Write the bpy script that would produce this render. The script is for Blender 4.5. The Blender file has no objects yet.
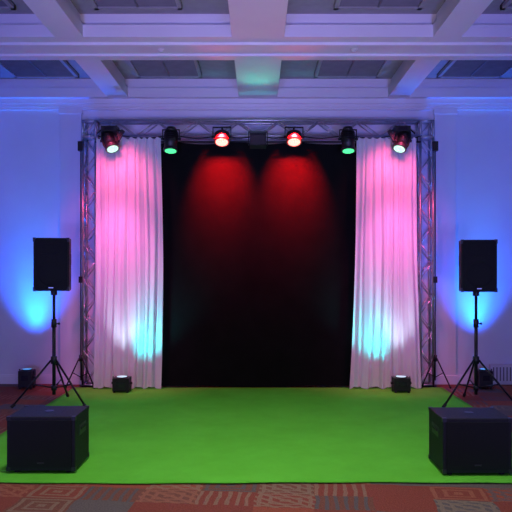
import bpy, bmesh, math, random
from mathutils import Vector, Matrix
random.seed(4)
F=600.0; CX=258.0; HY=270.0; EYE=1.5
def PX(px,Y): return (px-CX)*Y/F
def PZ(py,Y): return EYE+(HY-py)*Y/F
scn=bpy.context.scene
scn.view_settings.view_transform='Standard'
scn.view_settings.look='None'

# ---------------- materials ----------------
def mat(name,col,rough=0.5,metal=0.0,emit=None,es=0.0,var=0.0,vscale=8.0,bump=0.0,bscale=60.0,spec=None):
    m=bpy.data.materials.new(name); m.use_nodes=True
    nt=m.node_tree; b=nt.nodes['Principled BSDF']
    b.inputs['Base Color'].default_value=(*col,1); b.inputs['Roughness'].default_value=rough
    b.inputs['Metallic'].default_value=metal
    if spec is not None: b.inputs['Specular IOR Level'].default_value=spec
    if emit:
        b.inputs['Emission Color'].default_value=(*emit,1); b.inputs['Emission Strength'].default_value=es
    tc=nt.nodes.new('ShaderNodeTexCoord')
    if var>0:
        n=nt.nodes.new('ShaderNodeTexNoise'); n.inputs['Scale'].default_value=vscale; n.inputs['Detail'].default_value=4
        nt.links.new(tc.outputs['Object'],n.inputs['Vector'])
        r=nt.nodes.new('ShaderNodeValToRGB')
        r.color_ramp.elements[0].position=0.3; r.color_ramp.elements[1].position=0.7
        r.color_ramp.elements[0].color=(*[c*(1-var) for c in col],1)
        r.color_ramp.elements[1].color=(*[min(1,c*(1+var)) for c in col],1)
        nt.links.new(n.outputs['Fac'],r.inputs['Fac']); nt.links.new(r.outputs['Color'],b.inputs['Base Color'])
    if bump>0:
        n2=nt.nodes.new('ShaderNodeTexNoise'); n2.inputs['Scale'].default_value=bscale; n2.inputs['Detail'].default_value=3
        nt.links.new(tc.outputs['Object'],n2.inputs['Vector'])
        bp=nt.nodes.new('ShaderNodeBump'); bp.inputs['Strength'].default_value=bump; bp.inputs['Distance'].default_value=0.01
        nt.links.new(n2.outputs['Fac'],bp.inputs['Height']); nt.links.new(bp.outputs['Normal'],b.inputs['Normal'])
    return m
M_wall=mat('wall_paint',(0.70,0.70,0.75),0.75,var=0.03,vscale=2,bump=0.08,bscale=90)
M_trim=mat('trim_paint',(0.76,0.76,0.79),0.5,var=0.02)
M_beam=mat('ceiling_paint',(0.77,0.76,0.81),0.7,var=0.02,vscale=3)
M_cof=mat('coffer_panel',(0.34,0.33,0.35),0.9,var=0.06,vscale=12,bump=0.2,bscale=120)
M_vent=mat('vent_metal',(0.13,0.13,0.14),0.6,var=0.1)
M_ventd=mat('vent_dark',(0.02,0.02,0.022),0.9,var=0.1)
M_black=mat('black_plastic',(0.009,0.009,0.010),0.42,var=0.15,vscale=20,bump=0.15,bscale=300)
M_tolex=mat('black_tolex',(0.008,0.008,0.009),0.6,var=0.3,vscale=60,bump=0.3,bscale=260,spec=0.3)
M_grille=mat('speaker_grille',(0.006,0.006,0.006),0.6,metal=0.2,var=0.3,vscale=150,bump=0.4,bscale=400,spec=0.3)
M_steel=mat('dark_steel',(0.02,0.02,0.023),0.35,metal=0.5,var=0.1)
M_alu=mat('aluminium_tube',(0.5,0.5,0.53),0.35,metal=0.8,var=0.08,vscale=30)
M_chrome=mat('corner_metal',(0.05,0.05,0.055),0.35,metal=0.8,var=0.1)
M_rub=mat('rubber',(0.008,0.008,0.008),0.8,var=0.1)
M_cloth=mat('black_cloth',(0.0085,0.0080,0.0085),0.95,var=0.12,vscale=5,bump=0.2,bscale=200,spec=0.0)
M_redbody=mat('red_tinted_housing',(0.25,0.03,0.03),0.4,var=0.1)
M_lensG=mat('green_lens',(0.05,0.4,0.15),0.2,emit=(0.10,1,0.35),es=1.2,var=0.05)
M_lensP=mat('pale_green_lens',(0.4,0.6,0.5),0.2,emit=(0.45,1,0.65),es=1.0,var=0.05)
M_lensR=mat('red_lens',(0.5,0.05,0.05),0.2,emit=(1,0.22,0.18),es=4.0,var=0.05)
M_lensK=mat('dark_lens',(0.02,0.02,0.03),0.1,var=0.05)
M_lensB=mat('blue_lens',(0.05,0.2,0.6),0.2,emit=(0.1,0.45,1),es=.6,var=0.05)
M_lensW=mat('cyan_lens',(0.3,0.5,0.6),0.2,emit=(0.6,0.9,1),es=.7,var=0.05)
M_warm=mat('warm_fill_lamp',(0.8,0.8,0.7),0.3,emit=(1,.95,.88),es=3,var=0.02)  # glowing disc of the added fill downlights
M_white=mat('white_plastic',(0.7,0.7,0.7),0.4,var=0.03)

def sheer():
    m=bpy.data.materials.new('sheer_voile'); m.use_nodes=True; nt=m.node_tree
    out=nt.nodes['Material Output']; b=nt.nodes['Principled BSDF']
    b.inputs['Base Color'].default_value=(0.9,0.87,0.9,1); b.inputs['Roughness'].default_value=0.8
    tr=nt.nodes.new('ShaderNodeBsdfTranslucent'); tr.inputs['Color'].default_value=(0.9,0.87,0.9,1)
    mx=nt.nodes.new('ShaderNodeMixShader'); mx.inputs[0].default_value=0.25
    nt.links.new(b.outputs[0],mx.inputs[1]); nt.links.new(tr.outputs[0],mx.inputs[2])
    nt.links.new(mx.outputs[0],out.inputs['Surface'])
    tc=nt.nodes.new('ShaderNodeTexCoord'); n=nt.nodes.new('ShaderNodeTexNoise'); n.inputs['Scale'].default_value=250
    nt.links.new(tc.outputs['Object'],n.inputs['Vector'])
    bp=nt.nodes.new('ShaderNodeBump'); bp.inputs['Strength'].default_value=0.15; bp.inputs['Distance'].default_value=0.01
    nt.links.new(n.outputs['Fac'],bp.inputs['Height']); nt.links.new(bp.outputs['Normal'],b.inputs['Normal'])
    return m
M_voile=sheer()

def carpet_green():
    m=mat('green_carpet',(0.10,0.36,0.035),0.95,bump=0.6,bscale=350,spec=0.1)
    nt=m.node_tree; b=nt.nodes['Principled BSDF']
    tc=nt.nodes['Texture Coordinate']
    n=nt.nodes.new('ShaderNodeTexNoise'); n.inputs['Scale'].default_value=2.2; n.inputs['Detail'].default_value=8; n.inputs['Roughness'].default_value=0.65
    nt.links.new(tc.outputs['Object'],n.inputs['Vector'])
    r=nt.nodes.new('ShaderNodeValToRGB'); r.color_ramp.elements[0].position=.3; r.color_ramp.elements[1].position=.7
    r.color_ramp.elements[0].color=(0.12,0.55,0.035,1); r.color_ramp.elements[1].color=(0.15,0.66,0.05,1)
    nt.links.new(n.outputs['Fac'],r.inputs['Fac']); nt.links.new(r.outputs['Color'],b.inputs['Base Color'])
    return m
M_green=carpet_green()

def floor_carpet():
    m=bpy.data.materials.new('patterned_carpet'); m.use_nodes=True; nt=m.node_tree; N=nt.nodes; L=nt.links
    b=N['Principled BSDF']; b.inputs['Roughness'].default_value=0.95; b.inputs['Specular IOR Level'].default_value=0.1
    tc=N.new('ShaderNodeTexCoord'); mp=N.new('ShaderNodeMapping'); mp.inputs['Rotation'].default_value=(0,0,0.10)
    L.new(tc.outputs['Object'],mp.inputs['Vector'])
    nz=N.new('ShaderNodeTexNoise'); nz.inputs['Scale'].default_value=5; L.new(mp.outputs[0],nz.inputs['Vector'])
    ad=N.new('ShaderNodeVectorMath'); ad.operation='MULTIPLY_ADD'; ad.inputs[1].default_value=(.05,.05,0); L.new(nz.outputs['Color'],ad.inputs[0]); L.new(mp.outputs[0],ad.inputs[2])
    sc=N.new('ShaderNodeVectorMath'); sc.operation='MULTIPLY'; sc.inputs[1].default_value=(2.6,4.2,1)
    L.new(ad.outputs[0],sc.inputs[0])
    fl=N.new('ShaderNodeVectorMath'); fl.operation='FLOOR'; L.new(sc.outputs[0],fl.inputs[0])
    wn=N.new('ShaderNodeTexWhiteNoise'); wn.noise_dimensions='2D'; L.new(fl.outputs[0],wn.inputs['Vector'])
    fr=N.new('ShaderNodeVectorMath'); fr.operation='FRACTION'; L.new(sc.outputs[0],fr.inputs[0])
    sep=N.new('ShaderNodeSeparateXYZ'); L.new(fr.outputs[0],sep.inputs[0])
    def mth(op,a,bv=None):
        n=N.new('ShaderNodeMath'); n.operation=op
        for i,v in enumerate([a,bv]):
            if v is None: continue
            if isinstance(v,(int,float)): n.inputs[i].default_value=v
            else: L.new(v,n.inputs[i])
        return n.outputs[0]
    ax=mth('ABSOLUTE',mth('SUBTRACT',sep.outputs[0],0.5)); ay=mth('ABSOLUTE',mth('SUBTRACT',sep.outputs[1],0.5))
    ch=mth('MAXIMUM',ax,ay)
    st1=mth('GREATER_THAN',mth('SINE',mth('MULTIPLY',ch,34.0)),0.35)
    st2=mth('GREATER_THAN',mth('SINE',mth('MULTIPLY',sep.outputs[0],38.0)),0.3)
    st3=mth('GREATER_THAN',mth('SINE',mth('MULTIPLY',mth('ADD',sep.outputs[0],sep.outputs[1]),20.0)),0.3)
    s1=mth('MULTIPLY',st1,mth('GREATER_THAN',wn.outputs['Value'],0.6))
    s2=mth('MULTIPLY',st2,mth('LESS_THAN',wn.outputs['Value'],0.22))
    s3=mth('MULTIPLY',st3,mth('GREATER_THAN',wn.outputs['Value'],0.85))
    s=mth('MULTIPLY',mth('MAXIMUM',mth('MAXIMUM',s1,s2),s3),0.6)
    base=N.new('ShaderNodeValToRGB'); base.color_ramp.interpolation='CONSTANT'
    e=base.color_ramp.elements; e[0].position=0; e[0].color=(0.25,0.065,0.045,1); e[1].position=0.35; e[1].color=(0.32,0.085,0.05,1)
    x=e.new(0.55); x.color=(0.20,0.08,0.055,1); x=e.new(0.8); x.color=(0.14,0.115,0.105,1)
    sepc=N.new('ShaderNodeSeparateColor'); L.new(wn.outputs['Color'],sepc.inputs[0])
    L.new(sepc.outputs[1],base.inputs['Fac'])
    fg=N.new('ShaderNodeValToRGB'); fg.color_ramp.interpolation='CONSTANT'
    e=fg.color_ramp.elements; e[0].position=0; e[0].color=(0.29,0.21,0.14,1); e[1].position=0.4; e[1].color=(0.08,0.12,0.13,1)
    x=e.new(0.7); x.color=(0.38,0.15,0.09,1)
    L.new(sepc.outputs[2],fg.inputs['Fac'])
    mx=N.new('ShaderNodeMix'); mx.data_type='RGBA'; L.new(s,mx.inputs[0]); L.new(base.outputs[0],mx.inputs[6]); L.new(fg.outputs[0],mx.inputs[7])
    n=N.new('ShaderNodeTexNoise'); n.inputs['Scale'].default_value=90; L.new(tc.outputs['Object'],n.inputs['Vector'])
    mx2=N.new('ShaderNodeMix'); mx2.data_type='RGBA'; mx2.blend_type='MULTIPLY'; mx2.inputs[0].default_value=0.6
    L.new(mx.outputs[2],mx2.inputs[6]); 
    r=N.new('ShaderNodeValToRGB'); r.color_ramp.elements[0].position=.3; r.color_ramp.elements[0].color=(.5,.5,.5,1); r.color_ramp.elements[1].position=.65
    L.new(n.outputs['Fac'],r.inputs['Fac']); L.new(r.outputs[0],mx2.inputs[7])
    L.new(mx2.outputs[2],b.inputs['Base Color'])
    bp=N.new('ShaderNodeBump'); bp.inputs['Strength'].default_value=0.5; bp.inputs['Distance'].default_value=0.01
    L.new(n.outputs['Fac'],bp.inputs['Height']); L.new(bp.outputs[0],b.inputs['Normal'])
    return m
M_floor=floor_carpet()

# ---------------- mesh builder ----------------
class B:
    def __init__(s): s.bm=bmesh.new(); s.mats=[]
    def mi(s,m):
        if m not in s.mats: s.mats.append(m)
        return s.mats.index(m)
    def box(s,c,size,m,rot=None,smooth=False):
        M=Matrix.Translation(Vector(c))@(rot.to_4x4() if rot is not None else Matrix())@Matrix.Diagonal((size[0],size[1],size[2],1))
        r=bmesh.ops.create_cube(s.bm,size=1,matrix=M)
        fs={f for v in r['verts'] for f in v.link_faces}; i=s.mi(m)
        for f in fs: f.material_index=i
        return r['verts']
    def mm(s,x0,x1,y0,y1,z0,z1,m):
        return s.box(((x0+x1)/2,(y0+y1)/2,(z0+z1)/2),(abs(x1-x0),abs(y1-y0),abs(z1-z0)),m)
    def cyl(s,p1,p2,r1,m,r2=None,seg=16,caps=True):
        p1=Vector(p1);p2=Vector(p2);d=p2-p1
        if r2 is None:r2=r1
        q=d.to_track_quat('Z','Y').to_matrix().to_4x4()
        M=Matrix.Translation((p1+p2)/2)@q
        r=bmesh.ops.create_cone(s.bm,cap_ends=caps,segments=seg,radius1=r1,radius2=r2,depth=d.length,matrix=M)
        fs={f for v in r['verts'] for f in v.link_faces}; i=s.mi(m)
        for f in fs:
            f.material_index=i; f.smooth=len(f.verts)==4
    def sph(s,c,r,m,seg=16):
        q=bmesh.ops.create_uvsphere(s.bm,u_segments=seg,v_segments=seg//2,radius=r,matrix=Matrix.Translation(Vector(c)))
        i=s.mi(m)
        for f in {f for v in q['verts'] for f in v.link_faces}: f.material_index=i; f.smooth=True
    def prism(s,pts,z0,z1,m):
        i=s.mi(m)
        lo=[s.bm.verts.new((p[0],p[1],z0)) for p in pts]; hi=[s.bm.verts.new((p[0],p[1],z1)) for p in pts]
        fs=[s.bm.faces.new(lo[::-1]),s.bm.faces.new(hi)]
        n=len(pts)
        for k in range(n): fs.append(s.bm.faces.new((lo[k],lo[(k+1)%n],hi[(k+1)%n],hi[k])))
        for f in fs:f.material_index=i
    def obj(s,name,loc=(0,0,0),rot=(0,0,0),bevel=0,parent=None):
        me=bpy.data.meshes.new(name); 
        bmesh.ops.recalc_face_normals(s.bm,faces=s.bm.faces[:])
        s.bm.to_mesh(me); s.bm.free()
        for m in s.mats: me.materials.append(m)
        o=bpy.data.objects.new(name,me); scn.collection.objects.link(o)
        o.location=loc; o.rotation_euler=rot
        if bevel:
            bv=o.modifiers.new('bevel','BEVEL'); bv.width=bevel; bv.segments=2; bv.limit_method='ANGLE'; bv.angle_limit=math.radians(50)
        if parent: o.parent=parent
        return o
def light(name,kind,loc,energy,col,target=None,size=0.05,angle=60,blend=0.6,parent=None,sizey=None):
    d=bpy.data.lights.new(name,kind); d.energy=energy; d.color=col
    if kind=='SPOT': d.spot_size=math.radians(angle); d.spot_blend=blend; d.shadow_soft_size=size
    else: d.shadow_soft_size=size
    o=bpy.data.objects.new(name,d); scn.collection.objects.link(o); o.location=loc
    if target is not None: o.rotation_euler=(Vector(target)-Vector(loc)).to_track_quat('-Z','Y').to_euler()
    if parent:
        o.parent=parent; o.matrix_parent_inverse=(Matrix.Translation(parent.location)@parent.rotation_euler.to_matrix().to_4x4()).inverted()
    return o

# ---------------- room ----------------
WY=7.92; H=3.735; HR=3.985; XW=5.4; YB=-2.0
b=B(); b.mm(-XW,XW,YB,WY,-0.1,0,M_floor); b.obj('floor')
b=B(); b.mm(-XW-.15,XW+.15,WY,WY+.15,-0.1,HR+.1,M_wall); b.obj('wall_back')
n=2
for sx in(-1,1):
    b=B(); a,c=(2.32,2.6)
    b.mm(sx*a,sx*c,WY-.05,WY,0.0,H-.13,M_wall)
    b.mm(sx*(a-.015),sx*(c+.015),WY-.065,WY,0,.12,M_trim); b.mm(sx*(a-.015),sx*(c+.015),WY-.062,WY,H-.19,H-.13,M_trim)
    b.obj('trim_%d'%n,bevel=.004); n+=1
b=B(); b.mm(-XW-.15,-XW,YB,WY,-0.1,HR+.1,M_wall); b.obj('wall_left')
b=B(); b.mm(XW,XW+.15,YB,WY,-0.1,HR+.1,M_wall); b.obj('wall_right')
b=B(); b.mm(-XW,XW,WY-.09,WY,H-.06,H,M_trim); b.mm(-XW,XW,WY-.07,WY,H-.10,H-.06,M_trim); b.mm(-XW,XW,WY-.05,WY,H-.13,H-.10,M_trim); b.obj('trim_1')
b=B()
for x0,x1 in((-XW,-2.615),(-2.305,2.305),(2.615,XW)): b.mm(x0,x1,WY-.014,WY,0,.12,M_trim); b.mm(x0,x1,WY-.022,WY,.0,.10,M_trim)
b.obj('baseboard_back')
b=B()
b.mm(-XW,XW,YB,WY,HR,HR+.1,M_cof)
ys=[(5.755,6.39),(3.76,4.395),(1.765,2.40),(-0.23,0.405)]
xs=[(-.25,.25)]+[(-1.95,-1.68),(1.68,1.95)]+[(-3.92,-3.42),(3.42,3.92),(-XW,-5.2),(5.2,XW)]
for (y0,y1) in ys:
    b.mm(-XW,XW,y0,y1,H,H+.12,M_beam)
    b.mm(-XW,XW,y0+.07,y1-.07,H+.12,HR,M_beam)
    b.mm(-XW,XW,y0+.14,y0+.19,H-.025,H,M_beam); b.mm(-XW,XW,y1-.19,y1-.14,H-.025,H,M_beam)
b.mm(-XW,XW,7.75,WY,H,H+.12,M_beam); b.mm(-XW,XW,7.80,WY,H+.12,HR,M_beam)
for (x0,x1) in xs:
    b.mm(x0,x1,YB,WY,H+.0005,H+.1205,M_beam)
    b.mm(x0+.05,x1-.05,YB,WY,H+.12,HR,M_beam)
b.obj('ceiling')
yr=[(6.39,7.75),(4.395,5.755),(2.40,3.76)]
for (y0,y1) in yr:
    for xc in(-1.12,1.12,-2.68,2.68):
        b=B(); w=.82 ; d=y1-y0-.26
        yc=(y0+y1)/2
        b.box((0,0,.012),(w,d,.012),M_ventd)
        for s in(-1,1):
            b.box((s*(w/2-.02),0,-.012),(.04,d,.036),M_cof); b.box((0,s*(d/2-.02),-.012),(w,.04,.036),M_cof)
        b.box((0,0,-.006),(.02,d,.03),M_vent)
        n=18
        for i in range(n):
            yy=-d/2+.06+(d-.12)*i/(n-1)
            b.box((0,yy,-.004),(w-.08,.006,.034),M_vent,rot=Matrix.Rotation(.5,3,'X'))
        b.obj('ceiling_vent',loc=(xc,yc,HR-.019))
for px in(160,355):
    b=B(); X=PX(px,6.0)
    b.cyl((0,0,0),(0,0,-.02),.035,M_white); b.cyl((0,0,-.02),(0,0,-.035),.022,M_white)
    b.obj('ceiling_sprinkler',loc=(X,6.07,H))

# ---------------- green carpet ----------------
b=B(); bm=b.bm
x0,x1,y0,y1=-2.33,2.33,4.2,7.60; nx,ny=60,50
b.mi(M_green); g=[]
for j in range(ny+1):
    row=[]
    for i in range(nx+1):
        x=x0+(x1-x0)*i/nx; y=y0+(y1-y0)*j/ny
        if j==0: y+=.012*math.sin(x*2.1)+.005*math.sin(x*9)
        row.append(bm.verts.new((x,y,.008+.001*math.sin(x*3+y*2)*math.sin(y*5))))
    g.append(row)
for j in range(ny):
    for i in range(nx): f=bm.faces.new((g[j][i],g[j][i+1],g[j+1][i+1],g[j+1][i])); f.smooth=True
o=b.obj('green_carpet'); so=o.modifiers.new('s','SOLIDIFY'); so.thickness=.006; so.offset=-1
GZ=.0105

# ---------------- truss ----------------
def truss(b,p1,p2,s,u,v,step,s2=None):
    p1=Vector(p1);p2=Vector(p2);d=(p2-p1);L=d.length;d.normalize();u=Vector(u);v=Vector(v);h=s/2;h2=(s2 or s)/2
    cs=[u*a*h+v*c*h2 for a,c in((-1,-1),(1,-1),(1,1),(-1,1))]
    for c in cs: b.cyl(p1+c,p2+c,.016,M_alu,seg=10)
    n=max(1,round(L/step)); st=L/n
    for k in range(4):
        A=cs[k];C=cs[(k+1)%4]
        for i in range(n):
            a,c=(A,C) if (i+(k//2))%2==0 else (C,A)
            b.cyl(p1+d*(st*i)+a,p1+d*(st*(i+1))+c,.008,M_alu,seg=6)
        for q in(p1,p2): b.cyl(q+A,q+C,.01,M_alu,seg=6)
b=B(); TY=7.76; S=.165; ZB=3.215; ZH=.2; ZT=ZB+ZH; XC=2.16
for s in(-1,1):
    truss(b,(s*XC,TY,.03),(s*XC,TY,ZB-.02),S,(1,0,0),(0,1,0),.22)
    b.box((s*XC,TY,.02),(.24,.2,.015),M_steel)
    b.box((s*XC,TY,ZB-.012),(.20,.19,.014),M_alu)
    truss(b,(s*XC,TY,ZB),(s*XC,TY,ZT),S,(1,0,0),(0,1,0),.2)
p1=Vector((-XC+S/2,TY,(ZB+ZT)/2)); p2=Vector((XC-S/2,TY,(ZB+ZT)/2))
truss(b,p1,p2,S,(0,1,0),(0,0,1),.26,s2=ZH)
tr=b.obj('lighting_truss')
for s in(-1,1):
    b=B()
    b.cyl((0,0,.10),(0,0,3.0),.007,M_steel,seg=10); b.cyl((0,0,.34),(0,0,.42),.022,M_black,seg=12)
    for a in(205,-25,90):
        a=math.radians(a); c=Vector((math.cos(a),math.sin(a)*.35,0))
        b.cyl(c*.02+Vector((0,0,.38)),c*.2+Vector((0,0,.015)),.009,M_steel,seg=8); b.cyl((0,0,.14),c*.11+Vector((0,0,.2)),.006,M_steel,seg=6)
        b.sph(c*.2+Vector((0,0,.014)),.014,M_rub,seg=10)
    b.box((0,0,3.05),(.06,.06,.12),M_black); b.box((0,0,1.37),(.04,.05,.08),M_black)
    b.obj('light_stand',loc=(s*2.235,7.565,0.009))
b=B()
b.cyl((-2.07,7.64,3.13),(2.07,7.64,3.13),.010,M_steel,seg=10)
for x in(-2.03,-1.25,0,1.25,2.03): b.cyl((x,7.64,3.13),(x,7.655,3.20),.006,M_steel,seg=8)
b.obj('curtain_rod')
cu=bpy.data.curves.new('power_cable','CURVE'); cu.dimensions='3D'; cu.bevel_depth=.006; cu.bevel_resolution=2
xsf=[PX(p,7.5) for p in(95,110,171,222,258,294,348,402,425)]
sp=cu.splines.new('BEZIER'); pts=[]
for a,c in zip(xsf[:-1],xsf[1:]):
    pts+= [(a,7.65,3.21),((a+c)/2,7.65,3.21-.03)]
pts.append((xsf[-1],7.65,3.21))
sp.bezier_points.add(len(pts)-1)
for p,q in zip(sp.bezier_points,pts): p.co=q; p.handle_left_type=p.handle_right_type='AUTO'
cu.materials.append(M_rub)
o=bpy.data.objects.new('power_cable',cu); scn.collection.objects.link(o)

# ---------------- drapes ----------------
def drape(name,fx0,fx1,y,ztop,zbot,m,amp,folds,seed,nx=200,nz=70,flare=1.0):
    rnd=random.Random(seed); ph=[rnd.uniform(0,6.28) for _ in range(8)]
    b=B(); b.mi(m); g=[]
    for j in range(nz+1):
        v=j/nz; row=[]
        for i in range(nx+1):
            u=i/nx
            x=fx0(v)+(fx1(v)-fx0(v))*u
            uu=u+.012*math.sin(6*v+ph[0]+u*9)+.02*math.sin(u*11+ph[6])
            a=amp*(.55+.45*v*flare)
            f=math.sin(uu*folds*6.283+ph[1])+.5*math.sin(uu*folds*1.73*6.283+ph[2]+v*.8)+.45*math.sin(uu*folds*.47*6.283+ph[3]-v)
            z=ztop+(zbot-ztop)*v
            if j==nz: z+=.012*math.sin(uu*folds*3+ph[4])
            if j==0: z+=.012*math.sin(uu*folds*6.283+ph[4])
            row.append(b.bm.verts.new((x+.2*a*math.cos(uu*folds*6.283+ph[1]),y+a*.5*f,z)))
        g.append(row)
    for j in range(nz):
        for i in range(nx):
            f=b.bm.faces.new((g[j][i],g[j][i+1],g[j+1][i+1],g[j+1][i])); f.smooth=True
    return b.obj(name)
sm=lambda a,b_,v:a+(b_-a)*v*v
drape('sheer_curtain',lambda v:sm(-2.02,-2.05,v),lambda v:-1.22+.03*math.sin(v*3),7.50,3.15,.03,M_voile,.038,9,1)
drape('sheer_curtain',lambda v:sm(1.23,1.14,v),lambda v:sm(1.98,2.05,v),7.50,3.15,.03,M_voile,.038,9,5)
drape('black_backdrop',lambda v:-1.27,lambda v:1.27,7.585,3.10,.03,M_cloth,.007,3.2,9)

# ---------------- truss fixtures ----------------
def par(name,px,py,lens,body=M_black,rad=.085,length=.24,tilt=35,yaw=0,Y=7.38,moving=False):
    X=PX(px,Y);Z=PZ(py,Y)
    b=B()
    R=Matrix.Rotation(math.radians(yaw),3,'Z')@Matrix.Rotation(math.radians(-tilt),3,'X')
    if moving: R=Matrix.Rotation(math.radians(yaw),3,'Y')@Matrix.Rotation(math.radians(-tilt),3,'X')
    ax=R@Vector((0,0,-1)); sd=R@Vector((1,0,0))
    back=-ax*length*.5; front=ax*length*.5
    if moving:
        b.cyl(back*.9,front*.45,rad*.95,body,r2=rad,seg=24); b.cyl(front*.45,front,rad,body,r2=rad*.9,seg=24)
        b.sph(back*.75,rad*.93,body)
        b.box((0,0,0),(rad*2.3,rad*.9,length*.5),body,rot=R)
    else:
        b.cyl(back,back+ax*length*.18,rad*.7,body,r2=rad*.95,seg=24)
        b.cyl(back+ax*length*.18,front,rad*.95,body,r2=rad,seg=24)
    for k in range(5):
        c=back+ax*length*(.22+.09*k); b.cyl(c,c+ax*.006,rad*1.06,M_steel,seg=24)
    b.cyl(front-ax*.015,front+ax*.012,rad*1.1,body,seg=24)
    b.cyl(front+ax*.008,front+ax*.016,rad*.86,lens,seg=24)
    for k in range(7):
        t=k*math.tau/6; r=0 if k==6 else rad*.55
        up=R@Vector((0,1,0)); c=front+ax*.016+sd*(r*math.cos(t))+up*(r*math.sin(t)); b.cyl(c,c+ax*.006,rad*.2,lens,seg=10)
    w=rad*1.25; top=ZB-Z
    ytop=max(.1,rad+.03) 
    for s in(-1,1):
        b.box((s*w,0,ytop/2),(.014 if moving else .010,.05 if moving else .035,ytop),M_steel); b.cyl((s*(w-.02),0,0),(s*(w+.018),0,0),.018,M_steel,seg=12)
    b.box((0,0,ytop),(2*w+.01,.035,.010),M_steel)
    if moving:
        b.box((0,.02,ytop+.035),(rad*2.4,.14,.065),body); b.box((0,-.052,ytop+.035),(rad*1.4,.004,.04),M_lensK)
        sg=1 if X>0 else -1
        b.box((-sg*.13,.0,.07),(.035,.05,.14),body,rot=Matrix.Rotation(-sg*.5,3,'Y'))
        b.cyl((-sg*.08,.0,ytop+.03),(-sg*.15,.0,.12),.012,M_steel,seg=8); b.cyl((sg*.07,0,ytop+.06),(sg*.16,0,ytop-.02),.010,M_rub,seg=8)
    cy=TY-S/2-.035-Y; cz=top+.0
    b.cyl((0,0,ytop),(0,cy*.6,cz),.012,M_steel,seg=10)
    b.cyl((0,cy*.6,cz),(0,cy,cz),.014,M_steel,seg=10)
    b.box((0,cy+.005,cz),(.05,.02,.07),M_steel)
    return b.obj(name,loc=(X,Y,Z))
mh1=par('moving_head_light',110,141,M_lensP,rad=.08,length=.22,tilt=20,yaw=-22,moving=True)
p1=par('par_light',171,139,M_lensG,rad=.082,length=.29,tilt=12)
r1=par('red_par_light',222,137,M_lensR,body=M_redbody,rad=.088,length=.13,tilt=26)
b=B()
b.box((0,0,0),(.2,.12,.17),M_black); b.box((0,-.063,-.0),(.17,.008,.13),M_lensK)
for k in(-1,1): b.box((0,-.09,k*.09),(.2,.07,.006),M_black,rot=Matrix.Rotation(k*.5,3,'X')); b.box((k*.115,0,.03),(.01,.04,.16),M_steel)
b.box((0,0,.11),(.24,.04,.01),M_steel); b.cyl((0,0,.11),(0,.13,.11),.012,M_steel); b.cyl((0,.13,.11),(0,.235,.11),.012,M_steel)
fl=b.obj('flood_light',loc=(PX(258,7.38),7.38,PZ(141,7.38)),bevel=.004)
r2=par('red_par_light',294,137,M_lensR,body=M_redbody,rad=.088,length=.13,tilt=26)
p2=par('par_light',348,139,M_lensG,rad=.082,length=.29,tilt=12)
mh2=par('moving_head_light',402,141,M_lensP,rad=.08,length=.22,tilt=20,yaw=22,moving=True)

for r,k in((r1,-1),(r2,1)):
    x=r.location.x
    light('red_beam','SPOT',(x,7.25,3.15),3300,(1,.004,.006),target=(x,7.585,2.76),angle=74,blend=1,size=.05,parent=r)
    light('red_spill','SPOT',(x,7.15,3.30),18,(1,.08,.1),target=(x*.7,4.9,3.8),angle=45,blend=1,size=.1,parent=r)
for r in(mh1,mh2):
    x=r.location.x; s=1 if x>0 else -1
    light('pink_beam','SPOT',(x-.05*s,7.02,3.17),75,(1,.09,.26),target=(x-.12*s,7.5,2.5),angle=88,blend=1,size=.12,parent=r)
    light('pink_beam_low','SPOT',(x-.05*s,6.70,3.15),250,(1,.14,.50),target=(x-.10*s,7.5,1.30),angle=48,blend=1,size=.12,parent=r)
light('green_beam','SPOT',(-1.05,7.3,3.0),12,(.05,1,.25),target=(-1.1,7.6,1.0),angle=40,blend=1,parent=p1)
light('green_uplight_beam','SPOT',(0,7.35,3.30),7,(.1,1,.6),target=(0,6.9,3.735),angle=75,blend=1,size=.08,parent=fl)

# ---------------- uplights ----------------
def uplight(name,px,Y,lens,w=.2,h=.19,d=.16):
    b=B()
    b.box((0,0,h*.5),(w,d,h*.78),M_black)
    b.box((0,0,h*.5),(w*.9,d*1.04,h*.6),M_black)
    b.box((0,-d*.53,h*.55),(w*.5,.004,h*.25),M_lensK)
    b.cyl((0,0,h*.87),(0,0,h*.94),w*.36,M_black,seg=20); b.cyl((0,0,h*.94),(0,0,h*.955),w*.31,lens,seg=20)
    for s in(-1,1):
        b.box((s*(w/2+.008),0,h*.5),(.006,.03,h*.9),M_steel); b.cyl((s*w*.45,0,h*.55),(s*(w/2+.025),0,h*.55),.016,M_steel,seg=12)
        for t in(-1,1): b.cyl((s*w*.4,t*d*.38,.0),(s*w*.4,t*d*.38,h*.13),.014,M_rub,seg=10)
    return b.obj(name,loc=(PX(px,Y),Y,GZ if abs(PX(px,Y))<2.3 else 0),bevel=.004)
u1=uplight('uplight',122,7.33,M_lensW,h=.2); u2=uplight('uplight',401,7.33,M_lensW,h=.2)
u3=uplight('uplight',27,7.6,M_lensB,w=.17,h=.26,d=.15); u4=uplight('uplight',484,7.6,M_lensB,w=.17,h=.26,d=.15)
for u,s in((u1,-1),(u2,1)):
    x=u.location.x
    light('white_beam','SPOT',(x,7.24,.22),42,(.62,.80,1),target=(x+.0,7.5,1.1),angle=50,blend=1,size=.06,parent=u)
    light('cyan_beam','SPOT',(x-s*.10,7.20,.22),100,(0.0,.70,.74),target=(x-s*.40,7.5,.85),angle=60,blend=1,size=.08,parent=u)
for u in(u3,u4):
    x=u.location.x
    light('blue_beam','SPOT',(x,u.location.y-.05,.28),430,(.005,.11,1),target=(x,7.92,2.4),angle=68,blend=1,size=.05,parent=u)
    light('azure_beam','SPOT',(x,u.location.y+.04,.28),100,(.01,.50,1),target=(x,7.92,1.35),angle=34,blend=1,size=.04,parent=u)

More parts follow.
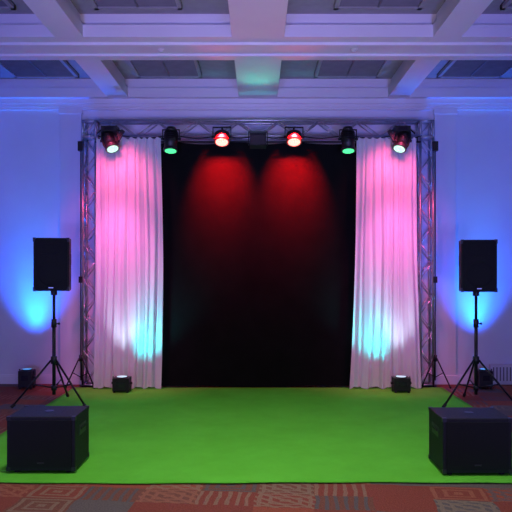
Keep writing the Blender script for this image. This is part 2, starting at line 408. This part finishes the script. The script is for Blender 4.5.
# ---------------- PA speakers on stands ----------------
def speaker(px,yaw,Y,zb,zt):
    X=PX(px,Y); root=bpy.data.objects.new('speaker_on_stand',None); scn.collection.objects.link(root); root.location=(X,Y,.01)
    h=zt-zb
    b=B(); w=.37
    pts=[(-w/2,-.17),(w/2,-.17),(w/2,-.02),(w*.30,.17),(-w*.30,.17),(-w/2,-.02)]
    b.prism(pts,0,h,M_tolex)
    b.obj('cabinet',loc=(0,0,zb),rot=(0,0,yaw),bevel=.012,parent=root)
    b=B(); b.box((0,-.174,h/2),(w-.03,.012,h-.035),M_grille)
    b.cyl((0,-.178,h*.34),(0,-.186,h*.34),.145,M_grille,r2=.12,seg=32)
    b.box((0,-.181,h*.80),(.2,.006,.11),M_grille); b.box((0,-.183,.035),(.05,.004,.012),M_alu)
    for s in(-1,1):
        b.box((s*(w/2+.001),-.07,h*.6),(.012,.045,.12),M_black)
        for z in(.02,h-.02): b.box((s*(w/2-.012),-.160,z),(.03,.03,.045),M_black)
    b.cyl((0,0,-.05),(0,0,.0),.035,M_black,seg=16)
    b.obj('grille',loc=(0,0,zb),rot=(0,0,yaw),bevel=.003,parent=root)
    b=B()
    b.cyl((0,0,.12),(0,0,.95),.019,M_steel); b.cyl((0,0,.9),(0,0,zb+.002),.0155,M_steel)
    b.cyl((0,0,.86),(0,0,.95),.028,M_black); b.cyl((0,0,.9),(.05,0,.9),.008,M_black); b.sph((.055,0,.9),.014,M_black,10)
    b.cyl((0,0,.46),(0,0,.54),.034,M_black); b.cyl((0,0,.17),(0,0,.22),.03,M_black)
    for a in(200,-22,88):
        a=math.radians(a); c=Vector((math.cos(a),math.sin(a),0))
        b.cyl(c*.03+Vector((0,0,.5)),c*.42+Vector((0,0,.025)),.011,M_steel,seg=10)
        mid=c*.235+Vector((0,0,.25)); b.cyl(c*.03+Vector((0,0,.2)),mid,.008,M_steel,seg=8)
        b.cyl(c*.40+Vector((0,0,.045)),c*.435+Vector((0,0,.012)),.017,M_rub,seg=10)
    b.obj('tripod_stand',parent=root)
    return root
speaker(54,math.radians(9),6.6,1.265,1.835); speaker(476,math.radians(-9),6.6,1.255,1.815)

# ---------------- subwoofers ----------------
def sub(xa,xb,Y0):
    w=abs(xb-xa); d=.36;h=.395
    b=B(); z0=.022
    b.mm(-w/2,w/2,0,d,z0,z0+h,M_tolex)
    o=b.obj('subwoofer',loc=((xa+xb)/2,Y0,GZ),bevel=.006)
    b=B()
    for sx in(-1,1):
        for y in(0,d):
            for z in(z0,z0+h):
                b.box((sx*(w/2-.012),y+(.010 if y==0 else -.010),z+(.012 if z==z0 else -.012)),(.030,.026,.030),M_chrome)
        for y in(.05,d-.05): b.cyl((sx*(w/2-.06),y,0),(sx*(w/2-.06),y,z0+.002),.022,M_rub)
        b.box((sx*(w/2+.001),d/2,z0+h*.68),(.006,.17,.075),M_black); b.box((sx*(w/2+.005),d/2,z0+h*.71),(.012,.11,.02),M_rub)
    b.box((0,-.003,z0+h/2),(w-.05,.010,h-.05),M_grille)
    b.box((0,-.009,z0+.06),(.05,.004,.012),M_chrome)
    b.cyl((0,d/2,z0+h-.001),(0,d/2,z0+h+.004),.035,M_black,seg=20)
    b.obj('hardware',bevel=.004,parent=o)
sub(-1.835,-1.335,4.38); sub(1.335,1.835,4.33)

b=B(); b.mm(-.28,.28,-.05,0,.02,.26,M_white)
for i in range(12): b.mm(-.25+i*.044,-.235+i*.044,-.056,-.05,.05,.23,M_vent)
b.mm(-.28,.28,-.04,0,0,.02,M_white)
b.obj('wall_radiator',loc=(3.32,WY-.03,0),bevel=.004)

for x in(-1.1,1.1):  # downlights added above the frame to brighten carpet and subwoofer tops
    for y in(4.05,2.08):
        b=B(); b.cyl((0,0,0),(0,0,-.05),.11,M_white,seg=28); b.cyl((0,0,-.05),(0,0,-.058),.085,M_warm,seg=28)
        o=b.obj('fill_downlight',loc=(x,y,H))
        light('downlight_fill','SPOT',(x,y,H-.08),165 if y>3 else 110,(1,.97,.93),target=(x*1.05,y+.9,0),angle=100,blend=1,size=.12,parent=o)

# ---------------- camera & ambient ----------------
cam=bpy.data.cameras.new('camera'); co=bpy.data.objects.new('camera',cam); scn.collection.objects.link(co)
co.location=(0,0,EYE); co.rotation_euler=(math.pi/2,0,0); cam.sensor_width=36; cam.lens=F/512*36
cam.shift_y=(HY-256)/512; cam.shift_x=-(CX-256)/512
scn.camera=co
w=bpy.data.worlds.new('world'); scn.world=w; w.use_nodes=True
w.node_tree.nodes['Background'].inputs[0].default_value=(.50,.48,1.0,1); w.node_tree.nodes['Background'].inputs[1].default_value=.58
for s in(-1,1):  # unseen spots added behind the camera as blue fill on the walls
    light('blue_fill','SPOT',(s*1.5,-1.0,.5),950,(.20,.20,1),target=(s*2.9,7.0,3.7),angle=64,blend=1,size=.5)
light('ceiling_fill','SPOT',(0,.5,.5),330,(.95,.72,1),target=(0,5.4,4.1),angle=52,blend=1,size=.4)  # unseen spot added below the frame to brighten the ceiling
